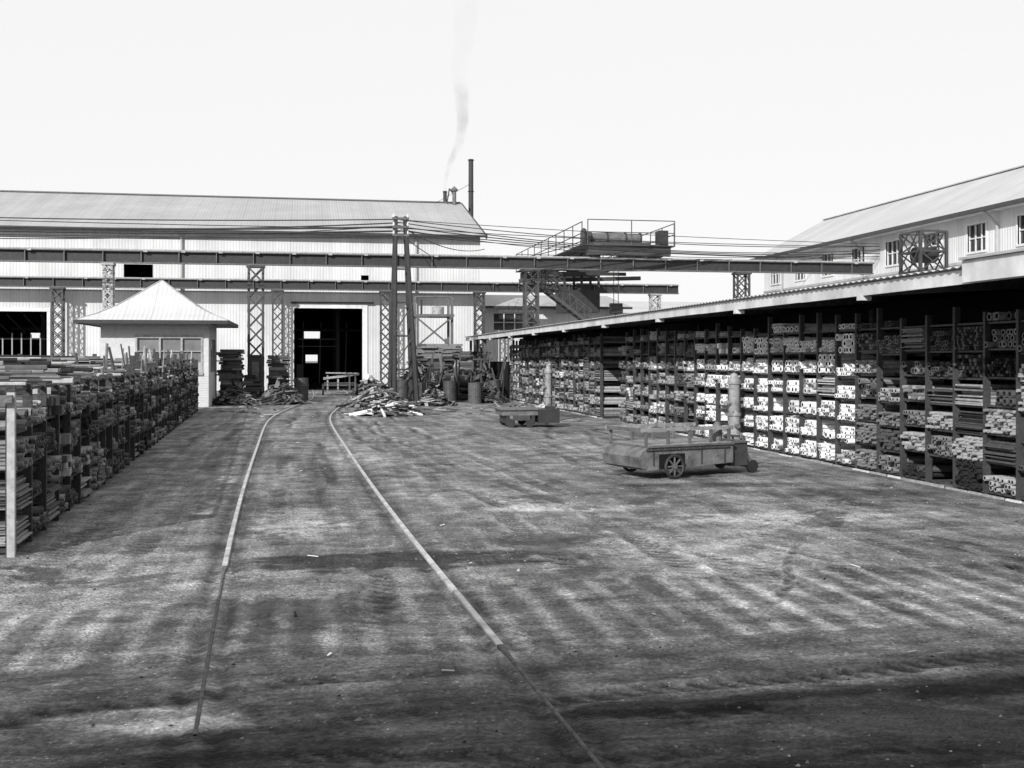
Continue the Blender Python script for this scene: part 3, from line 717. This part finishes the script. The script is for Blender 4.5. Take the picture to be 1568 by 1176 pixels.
e=empty("water_tank_stand"); mb=MB()
for x in (5.1,6.9):
    for y in (53.4,54.8): mb.box(x-.06,x+.06,y-.06,y+.06,0,4.6,M_steel2)
for z in (2.05,3.65): mb.box(5.0,7.0,53.2,53.33,z,z+.12,M_steel2); mb.box(5.0,7.0,54.9,55,z,z+.12,M_steel2)
mb.beam((5.1,53.16,2.15),(6.9,53.16,3.65),.04,.08,M_wood); mb.beam((6.9,53.11,2.15),(5.1,53.11,3.65),.04,.08,M_wood)
mb.beam((5.1,53.3,.2),(6.9,53.3,2.05),.04,.08,M_wood); mb.box(5.0,7.0,53.45,54.75,3.7,3.76,M_wood)
mb.cyl((5.1,53.4,4.6),(6.9,53.4,4.6),.035,M_steel2,8); mb.cyl((5.5,54.2,3.76),(5.5,54.2,4.5),.05,M_dark,8)
mb.prof([(.3,3.76),(.3,4.15),(.1,4.2)],6.3,54.1,M_lsteel); mb.obj("stand",e)

# ------------------------------------------------------------------ two storey building right
e=empty("office_building"); XW=24.5; ZEv=7.16; YA,YZ=8.0,57.0; XRg=28.2; ZR=9.3
wins=[]; y=9.9
while y<56: wins.append((y,y+1.15,5.62,6.62)); y+=3.0
mb=MB(); mb.wallX(XW,XW+.2,YA,YZ,0,ZEv,wins,M_wallY)
mb.box(XW+.2,31.9,YZ-.15,YZ,0,ZEv,M_wall)
mb.add([(XW,YZ-.07,ZEv),(31.9,YZ-.07,ZEv),(XRg,YZ-.07,ZR-.05)],[(0,1,2)],M_wall)
mb.box(XW+.2,31.9,YA,YA+.15,0,ZEv,M_wall); mb.add([(XW,YA+.07,ZEv),(31.9,YA+.07,ZEv),(XRg,YA+.07,ZR-.05)],[(0,1,2)],M_wall)
mb.box(31.7,31.9,YA+.15,YZ-.15,0,ZEv,M_wallY); mb.obj("walls",e)
mb=MB()
for a,c,z0,z1 in wins:
    mb.box(XW+.12,XW+.13,a,c,z0,z1,M_glass)
    mb.box(XW-.03,XW+.05,a-.08,a,z0-.08,z1+.08,M_trimw); mb.box(XW-.03,XW+.05,c,c+.08,z0-.08,z1+.08,M_trimw)
    mb.box(XW-.05,XW+.1,a,c,z0-.08,z0,M_trimw); mb.box(XW-.03,XW+.05,a,c,z1,z1+.08,M_trimw)
    for k in (1,2): yy=a+(c-a)*k/3; mb.box(XW+.06,XW+.11,yy-.02,yy+.02,z0,z1,M_trimw)
    mb.box(XW+.065,XW+.105,a,c,(z0+z1)/2-.02,(z0+z1)/2+.02,M_trimw)
mb.obj("windows",e)
mb=MB()
mb.quad((XW-.55,YA-.3,ZEv-.1),(XW-.55,YZ+.4,ZEv-.1),(XRg,YZ+.4,ZR),(XRg,YA-.3,ZR),M_roofY)
mb.quad((32.4,YA-.3,ZEv-.1),(32.4,YZ+.4,ZEv-.1),(XRg,YZ+.4,ZR),(XRg,YA-.3,ZR),M_roofY)
mb.box(XRg-.12,XRg+.12,YA-.3,YZ+.4,ZR+.002,ZR+.05,M_grey)
mb.obj("roof",e); mb=MB()
mb.box(XW-.68,XW-.56,YA-.3,YZ+.4,ZEv-.24,ZEv-.09,M_steel); mb.box(XW-.55,XW-.01,YA,YZ,ZEv-.22,ZEv-.19,M_fascia)
for y in (12.8,24.8,36.1,46,54.5):
    mb.beam((XW-.6,y,ZEv-.25),(XW-.1,y,ZEv-.7),.09,.09,M_grey); mb.cyl((XW-.1,y,0),(XW-.1,y,ZEv-.68),.055,M_grey,8)
mb.box(XW-.04,XW-.003,YA,YZ,5.2,5.3,M_grey); mb.obj("gutter_and_downpipes",e)
mb=MB(); mb.quad((21.6,20,4.2),(21.6,54,4.2),(XW-.002,54,5.15),(XW-.002,20,5.15),M_roofY)
mb.box(21.5,21.59,20,54,4.08,4.2,M_fascia)
for y in range(20,55,4): mb.box(21.7,21.8,y,y+.1,0,4.15,M_wood)
mb.box(22,22.1,20,54,0,4.1,M_fascia); mb.obj("verandah_roof",e)

e=empty("lattice_steel_frame"); mb=MB()
bx0,bx1,by0,by1,bz0,bz1=21.1,22.1,35.6,36.9,4.7,6.1
for x in (bx0,bx1):
    for y in (by0,by1): mb.box(x-.05,x+.05,y-.05,y+.05,0,bz1,M_steel)
zm=(bz0+bz1)/2
for z in (bz0,zm,bz1):
    for x in (bx0,bx1): mb.beam((x,by0,z),(x,by1,z),.06,.06,M_steel)
    for y in (by0,by1): mb.beam((bx0,y,z),(bx1,y,z),.06,.06,M_steel)
for za,zb in ((bz0,zm),(zm,bz1)):
    for x in (bx0,bx1):
        for k in range(2):
            ya=by0+k*.65; mb.beam((x-.05,ya,za),(x-.05,ya+.65,zb),.03,.05,M_steel); mb.beam((x-.08,ya+.65,za),(x-.08,ya,zb),.03,.05,M_steel)
    for y in (by0,by1): mb.beam((bx0,y,za),(bx1,y,zb),.03,.05,M_steel); mb.beam((bx0,y+.04,zb),(bx1,y+.04,za),.03,.05,M_steel)
mb.cyl((bx0+.1,36.2,5.3),(bx1-.1,36.2,5.3),.28,M_dark,14)
mb.obj("frame",e)

# ------------------------------------------------------------------ platform trolley
e=empty("platform_trolley")
A=Vector((4.15,14.35,0)); B=Vector((6.15,15.0,0)); D=(B-A).normalized(); Sd=Vector((-D.y,D.x,0)); A=A+D*.20+Vector((.0,-.30,0))
def P(a,s,z): v=A+D*a+Sd*s; return (v.x,v.y,z)
mb=MB(); L_=1.55; Wd=.9; WA=.50
prof=[(0,.16),(-.03,.30),(.03,.38),(.1,.42),(L_,.42),(L_,.17),(.1,.12)]
V=[P(a,0,z) for a,z in prof]+[P(a,Wd,z) for a,z in prof]; n=len(prof)
mb.add(V,[tuple(range(n)),tuple(range(n,2*n))[::-1]]+[(i,(i+1)%n,n+(i+1)%n,n+i) for i in range(n)],M_cart)
mb.obox(P(L_/2+.05,Wd/2,.435),D*(L_-.1),Sd*(Wd+.06),(0,0,.025),M_steel2)
for k in range(6): mb.obox(P(L_/2+.05,Wd/2+(k-2.5)*.15,.452),D*(L_-.14),Sd*.135,(0,0,.012),M_w3 if k%2 else M_hyd)
for a in (.2,1.0,1.4): mb.obox(P(a,-.006,.29),D*.02,Sd*.01,(0,0,.22),M_steel)
mb.obox(P(L_/2,-.012,.395),D*(L_-.15),Sd*.02,(0,0,.03),M_steel)
for k in range(12): mb.cyl(P(.15+k*.115,-.022,.395),P(.15+k*.115,-.03,.395),.008,M_steel2,6)
mb.obj("body",e)
mb=MB()
for s in (.03,Wd-.03):
    for a in (.10,.46,.82,1.18,1.5): mb.obox(P(a,s,.54),D*.035,Sd*.035,(0,0,.2),M_steel2)
    mb.beam(P(.02,s,.655),P(1.56,s,.655),.035,.05,M_hyd)
mb.beam(P(.03,.05,.655),P(.03,Wd-.05,.655),.035,.05,M_steel2)
mb.obj("guard_rails",e)
mb=MB()
for s in (-.06,Wd+.06):
    rw=.165
    c=P(WA,s,rw); mb.torus(c,Sd,rw-.02,.022,M_dark,24); mb.cyl(P(WA,s-.03,rw),P(WA,s+.03,rw),.035,M_steel2,12)
    for k in range(8):
        t=math.pi*k/4; mb.beam(c,tuple(Vector(c)+D*(math.cos(t)*(rw-.02))+Vector((0,0,math.sin(t)*(rw-.02)))),.018,.018,M_steel2)
mb.cyl(P(WA,-.06,.165),P(WA,Wd+.06,.165),.02,M_dark,8)
mb.obox(P(WA,-.004,.23),D*.42,Sd*.012,(0,0,.2),M_black)
mb.obj("wheels",e)
mb=MB()
mb.obox(P(L_+.17,Wd/2,.27),D*.30,Sd*.75,(0,0,.32),M_steel); mb.obox(P(L_+.17,Wd/2,.44),D*.34,Sd*.8,(0,0,.025),M_steel2)
for s in (.1,Wd-.1):
    mb.cyl(P(L_+.42,s-.03,.09),P(L_+.42,s+.03,.09),.09,M_dark,16); mb.beam(P(L_+.3,s,.3),P(L_+.42,s,.09),.04,.04,M_steel2)
mb.beam(P(L_+.38,.1,.09),P(L_+.38,Wd-.1,.09),.03,.03,M_dark)
mb.cyl(P(L_-.12,.2,.44),P(L_-.12,.2,.64),.07,M_steel2,12); mb.prof([(.075,.64),(.05,.70),(.015,.73)],*P(L_-.12,.2,0)[:2],M_steel2,12)
mb.beam(P(L_+.42,Wd/2,.2),P(L_+.36,Wd/2,.5),.03,.03,M_steel); mb.beam(P(L_+.36,.3,.5),P(L_+.36,Wd-.3,.5),.03,.03,M_steel)
mb.obj("drive_unit_and_castors",e)

e=empty("flat_trolley"); mb=MB()
mb.box(4.5,5.62,25.6,26.6,.28,.40,M_cart); mb.box(4.45,5.5,25.55,26.65,.403,.43,M_steel2)
mb.box(4.6,4.68,25.62,26.58,.08,.28,M_dark); mb.box(5.2,5.28,25.62,26.58,.08,.28,M_dark)
for x in (4.7,5.15):
    for y in (25.6,26.6): mb.cyl((x,y-.03,.1),(x,y+.03,.1),.1,M_dark,14)
mb.box(5.35,5.85,25.5,26.4,.1,.42,M_dark); mb.box(5.62,5.8,25.7,26.1,.42,.48,M_dark)
mb.box(4.75,5.15,25.55,25.59,.16,.28,M_steel); mb.obj("wagon",e)
e=empty("handcart"); mb=MB()
mb.box(.75,2.15,49.3,50.8,.42,.55,M_wood)
for x in (.85,1.3,1.8,2.05): mb.box(x,x+.07,49.25,49.29,.2,.9,M_lwood)
mb.beam((.7,49.2,.75),(2.25,49.2,.95),.04,.1,M_lwood); mb.beam((.8,49.1,1.0),(2.2,49.1,.98),.04,.06,M_lwood)
for x in (.7,2.2): mb.cyl((x-.04,50,.25),(x+.04,50,.25),.25,M_dark,16)
mb.obj("cart_body",e)

def bollard(x,y,h,r):
    mb=MB()
    mb.prof([(r*1.7,0),(r*1.7,.05),(r*1.15,.07),(r*1.1,.3),(r,.33),(r,h*.42),(r*1.22,h*.43),(r*1.22,h*.47),(r,h*.48),(r*.97,h*.84),(r*1.2,h*.85),(r*1.2,h*.89),(r*.95,h*.92),(r*.6,h*.98),(r*.1,h)],x,y,M_hyd,24)
    mb.cyl((x-r*1.1,y-r*.5,h*.6),(x-r*2,y-r*.9,h*.6),.045,M_hyd,12); mb.cyl((x,y-r,h*.3),(x,y-r*2,h*.3),.04,M_steel2,10)
    mb.cyl((x+r,y,h*.2),(x+r*1.1,y,h*.95),.015,M_dark,6)
    for k in range(6): t=k*math.pi/3; mb.cyl((x+r*1.12*math.cos(t),y+r*1.12*math.sin(t),h*.47),(x+r*1.12*math.cos(t),y+r*1.12*math.sin(t),h*.49),.012,M_dark,6)
    mb.obj("water_hydrant")
bollard(7.55,18.9,1.36,.10); bollard(6.1,27.9,1.46,.085); bollard(5.6,42.0,1.5,.1)

# ------------------------------------------------------------------ heaps and stacks
def heap(name,cx,cy,rx,ry,h,n,mats,lmin=.3,lmax=.9,seed=1):
    q=random.Random(seed); mb=MB()
    V=[];k=12
    for lv in range(4):
        for i in range(k):
            t=2*math.pi*i/k; f=[1,.75,.4,.05][lv]*q.uniform(.85,1.1); V.append((cx+rx*.8*f*math.cos(t),cy+ry*.8*f*math.sin(t),[-.02,.4,.75,.9][lv]*h*.8))
    mb.add(V,[(a*k+i,a*k+(i+1)%k,(a+1)*k+(i+1)%k,(a+1)*k+i) for a in range(3) for i in range(k)],M_w5)
    for i in range(n):
        t=q.uniform(0,6.28); f=math.sqrt(q.random()); x=cx+rx*f*math.cos(t)*.85; y=cy+ry*f*math.sin(t)*.85
        z=h*max(0.05,(1-f))*q.uniform(.75,1.1)+.04; a=q.uniform(0,6.28); l=q.uniform(lmin,lmax)
        sl=-h/ max(rx,ry)*q.uniform(.3,1.1)
        d=Vector((math.cos(a),math.sin(a),0)); rad=Vector((math.cos(t),math.sin(t),0)); d.z=d.dot(rad)*sl+q.uniform(-.2,.2); d.normalize()
        p=Vector((x,y,z))-d*l/2; r_=Vector((x,y,z))+d*l/2
        p.z=max(p.z,.02); r_.z=max(r_.z,.02)
        if q.random()<.25: mb.cyl(p,r_,q.uniform(.015,.05),q.choice(mats),8)
        else: mb.beam(p,r_,q.uniform(.04,.16),q.uniform(.01,.04),q.choice(mats))
    return mb.obj(name)
DK=[M_w4,M_w4,M_w4,M_w3,M_w5,M_w5]
heap("scrap_timber_heap",2.3,32.0,1.15,1.0,.45,170,[M_w1,M_w1,M_w2,M_w4,M_w5,M_w3,M_w5,M_w4],.3,.8,3)
heap("scrap_metal_heap",4.35,38.2,.8,.6,.35,60,[M_w3,M_w4,M_w2,M_w5],.3,.8,4)
heap("scrap_metal_heap",2.4,37.6,1.3,1.0,.8,170,[M_w3,M_w4,M_w4,M_w2,M_w5],.25,.9,5)
heap("scrap_metal_heap",-.9,40.6,1.0,.9,.85,150,DK,.3,1.0,6)
heap("scrap_metal_heap",-2.5,40.2,.9,.7,.7,120,DK,.3,.9,16)
heap("scrap_metal_heap",5.6,43.6,1.6,1.4,1.3,240,DK,.3,1.1,8)
heap("scrap_metal_heap",6.6,40.6,.8,.7,.7,100,DK,.3,.8,18)
heap("scrap_metal_heap",4.4,45.5,1.3,1.0,1.7,180,DK,.3,1.0,19)
heap("scrap_metal_heap",6.9,43.2,.9,.9,1.4,150,DK,.3,.9,29)
heap("scrap_metal_heap",4.6,40.9,.7,.6,.7,90,[M_w4,M_w5,M_w3,M_w2],.25,.7,30)
heap("scrap_metal_heap",2.9,51.5,1.0,.9,.9,90,[M_w1,M_w2,M_w3],.3,1.0,12)
heap("scrap_metal_heap",7.2,33.5,.45,.4,.22,40,[M_w1,M_w2,M_w3],.15,.4,13)
def stack(name,x0,x1,y0,y1,h,mats,seed,t0=.04,t1=.12):
    q=random.Random(seed); mb=MB(); z=.0; hh=h
    mb.box(x0+.15,x1-.15,y0+.2,y1-.2,0,h-.1,M_w5)
    while z<h:
        t=q.uniform(t0,t1)
        x=x0+q.uniform(-.08,.10)
        while x<x1-.05:
            w=q.uniform(.2,.9); xe=min(x+w,x1+q.uniform(-.1,.1))
            if xe>x+.03: mb.box(x,xe-.006,y0+q.uniform(-.1,.12),y1+q.uniform(-.1,.1),z,z+t*q.uniform(.86,.99),q.choice(mats))
            x=max(xe,x+.05)
        z+=t
    return mb.obj(name)
stack("steel_plate_stack",-3.15,-2.4,41.3,43.3,1.95,DK,1)
stack("steel_plate_stack",-1.5,-.75,43.6,45.5,1.7,DK,2,.06,.18)
stack("steel_plate_stack",-2.3,-1.7,41.5,42.4,1.0,DK,3)
stack("timber_stack",4.4,6.2,47,49,1.7,DK,4)
stack("timber_stack",6.2,7.5,46,48,1.9,DK,5)
stack("timber_stack",5.0,6.9,50,52,2.3,[M_w4,M_w3,M_w3],6)
mb=MB(); mb.box(-2.12,-1.62,41.9,42.7,0,1.72,M_dark); mb.box(-2.16,-1.58,41.86,42.74,1.72,1.76,M_steel); mb.box(-2.0,-1.74,41.87,41.895,.9,1.5,M_steel2); mb.box(-2.08,-2.0,41.88,41.895,.3,.7,M_steel2); mb.obj("switchgear_cabinet")
def drum(x,y,h=.88,r=.29,m_=M_steel2):
    mb=MB(); mb.prof([(r,0),(r*1.03,.01),(r,.03),(r,h*.33),(r*1.04,h*.35),(r,h*.37),(r,h*.65),(r*1.04,h*.67),(r,h*.69),(r,h*.98),(r*1.03,h),(r*.93,h),(r*.93,h-.03),(.01,h-.03)],x,y,m_,18); mb.obj("oil_drum")
for x,y,mm in ((4.4,41.8,M_steel),(5.2,40.9,M_steel),(6.0,39.9,M_w4),(7.1,42.2,M_steel),(6.0,44.9,M_cart),(3.6,42.9,M_steel),(-.2,43.2,M_steel)): drum(x,y,R.uniform(.7,.9),.25,mm)
e=empty("scrapped_winch"); mb=MB()
mb.box(4.9,6.3,42.0,42.7,.1,.25,M_dark); mb.cyl((5.0,42.3,.75),(6.1,42.3,.75),.24,M_steel,18); mb.torus((6.15,42.3,.75),(1,0,0),.42,.05,M_dark,24); mb.cyl((4.95,42.3,.75),(5.0,42.3,.75),.36,M_dark,20)
for k in range(6): t=math.pi*k/3; mb.beam((6.15,42.3,.75),(6.15,42.3+.4*math.cos(t),.75+.4*math.sin(t)),.04,.04,M_dark)
for x in (4.95,6.2): mb.beam((x,42.05,.2),(x,42.3,.85),.06,.1,M_dark); mb.beam((x,42.6,.2),(x,42.3,.85),.06,.1,M_dark)
mb.obj("winch_frame",e)
mb=MB()
for x,y,h in ((6.2,42.4,1.5),(6.9,43.8,2.0),(4.9,42.6,1.2),(7.0,45.2,2.1),(5.5,41.6,1.3)):
    mb.beam((x,y,0),(x+R.uniform(-.1,.1),y,h),.08,.08,R.choice([M_w3,M_w4,M_w4])); mb.beam((x-.4,y,h*.8),(x+.4,y,h*.8),.05,.06,M_w4)
for i in range(30):
    x=R.uniform(4.2,7.4); y=R.uniform(41,45); mb.beam((x,y,.05),(x+R.uniform(-.5,.5),y+R.uniform(-.5,.5),R.uniform(.9,2.0)),.05,.05,R.choice([M_w3,M_w4,M_w4,M_w5]))
for i in range(7):
    x=5.2+i*.3; mb.beam((x,R.uniform(34,38),.03),(x+R.uniform(.3,1.2),R.uniform(36,40),.05),.06,.03,R.choice([M_w2,M_w3]))
mb.obj("leaning_steel_offcuts")

# ------------------------------------------------------------------ unseen slatted canopy, added to cast the ground stripes
e=empty("unseen_stripe_canopy"); mb=MB()
x=-10.5; CZ=2.95
while x<5.6:
    ye=3.0+.07*x+R.uniform(-.12,.12)
    if R.random()<.97: mb.box(x,x+R.uniform(.11,.135),1.15,ye,CZ-.02,CZ+.02,M_wood)
    x+=.27+R.uniform(-.012,.012)
mb.box(-11,5.8,-9,1.14,CZ-.02,CZ+.06,M_wood)
for x in (-10.9,-6,5.6):
    for y in (-8.8,-.3): mb.box(x,x+.15,y,y+.15,0,CZ-.025,M_wood)
mb.obj("shadow_slats_and_roof",e)

# ------------------------------------------------------------------ camera, light, world
cam=bpy.data.cameras.new("camera"); co=bpy.data.objects.new("camera",cam); scene.collection.objects.link(co); scene.camera=co
cam.sensor_width=36; cam.lens=39.03; cam.shift_y=-38/1568; cam.clip_end=2000; cam.clip_start=.05
co.location=(0,0,1.6); co.rotation_euler=(math.radians(90),0,-math.radians(10.46))
el=math.radians(27); hd=Vector((.55,.835,0)).normalized()
dv=Vector((hd.x*math.cos(el),hd.y*math.cos(el),-math.sin(el)))
sl=bpy.data.lights.new("sun",'SUN'); sl.energy=5.0; sl.angle=math.radians(.4); sl.color=(1,1,.995)
so=bpy.data.objects.new("sun",sl); scene.collection.objects.link(so); so.rotation_euler=dv.to_track_quat('-Z','Y').to_euler()
w=bpy.data.worlds.new("World"); scene.world=w; w.use_nodes=True; nt=w.node_tree; bg=nt.nodes["Background"]
sk=nt.nodes.new("ShaderNodeTexSky"); sk.sky_type='NISHITA'; sk.sun_disc=False; sk.sun_elevation=el; sk.sun_rotation=math.atan2(-hd.x,-hd.y)
bw=nt.nodes.new("ShaderNodeRGBToBW"); nt.links.new(sk.outputs[0],bw.inputs[0])
mx=nt.nodes.new("ShaderNodeMix"); mx.data_type='FLOAT'; mx.inputs[0].default_value=.9; mx.inputs[3].default_value=8.2
nt.links.new(bw.outputs[0],mx.inputs[2])
c2=nt.nodes.new("ShaderNodeCombineColor")
for k in range(3): nt.links.new(mx.outputs[0],c2.inputs[k])
nt.links.new(c2.outputs[0],bg.inputs["Color"]); bg.inputs["Strength"].default_value=.12
scene.view_settings.view_transform='Standard'; scene.view_settings.look='None'; scene.view_settings.exposure=0
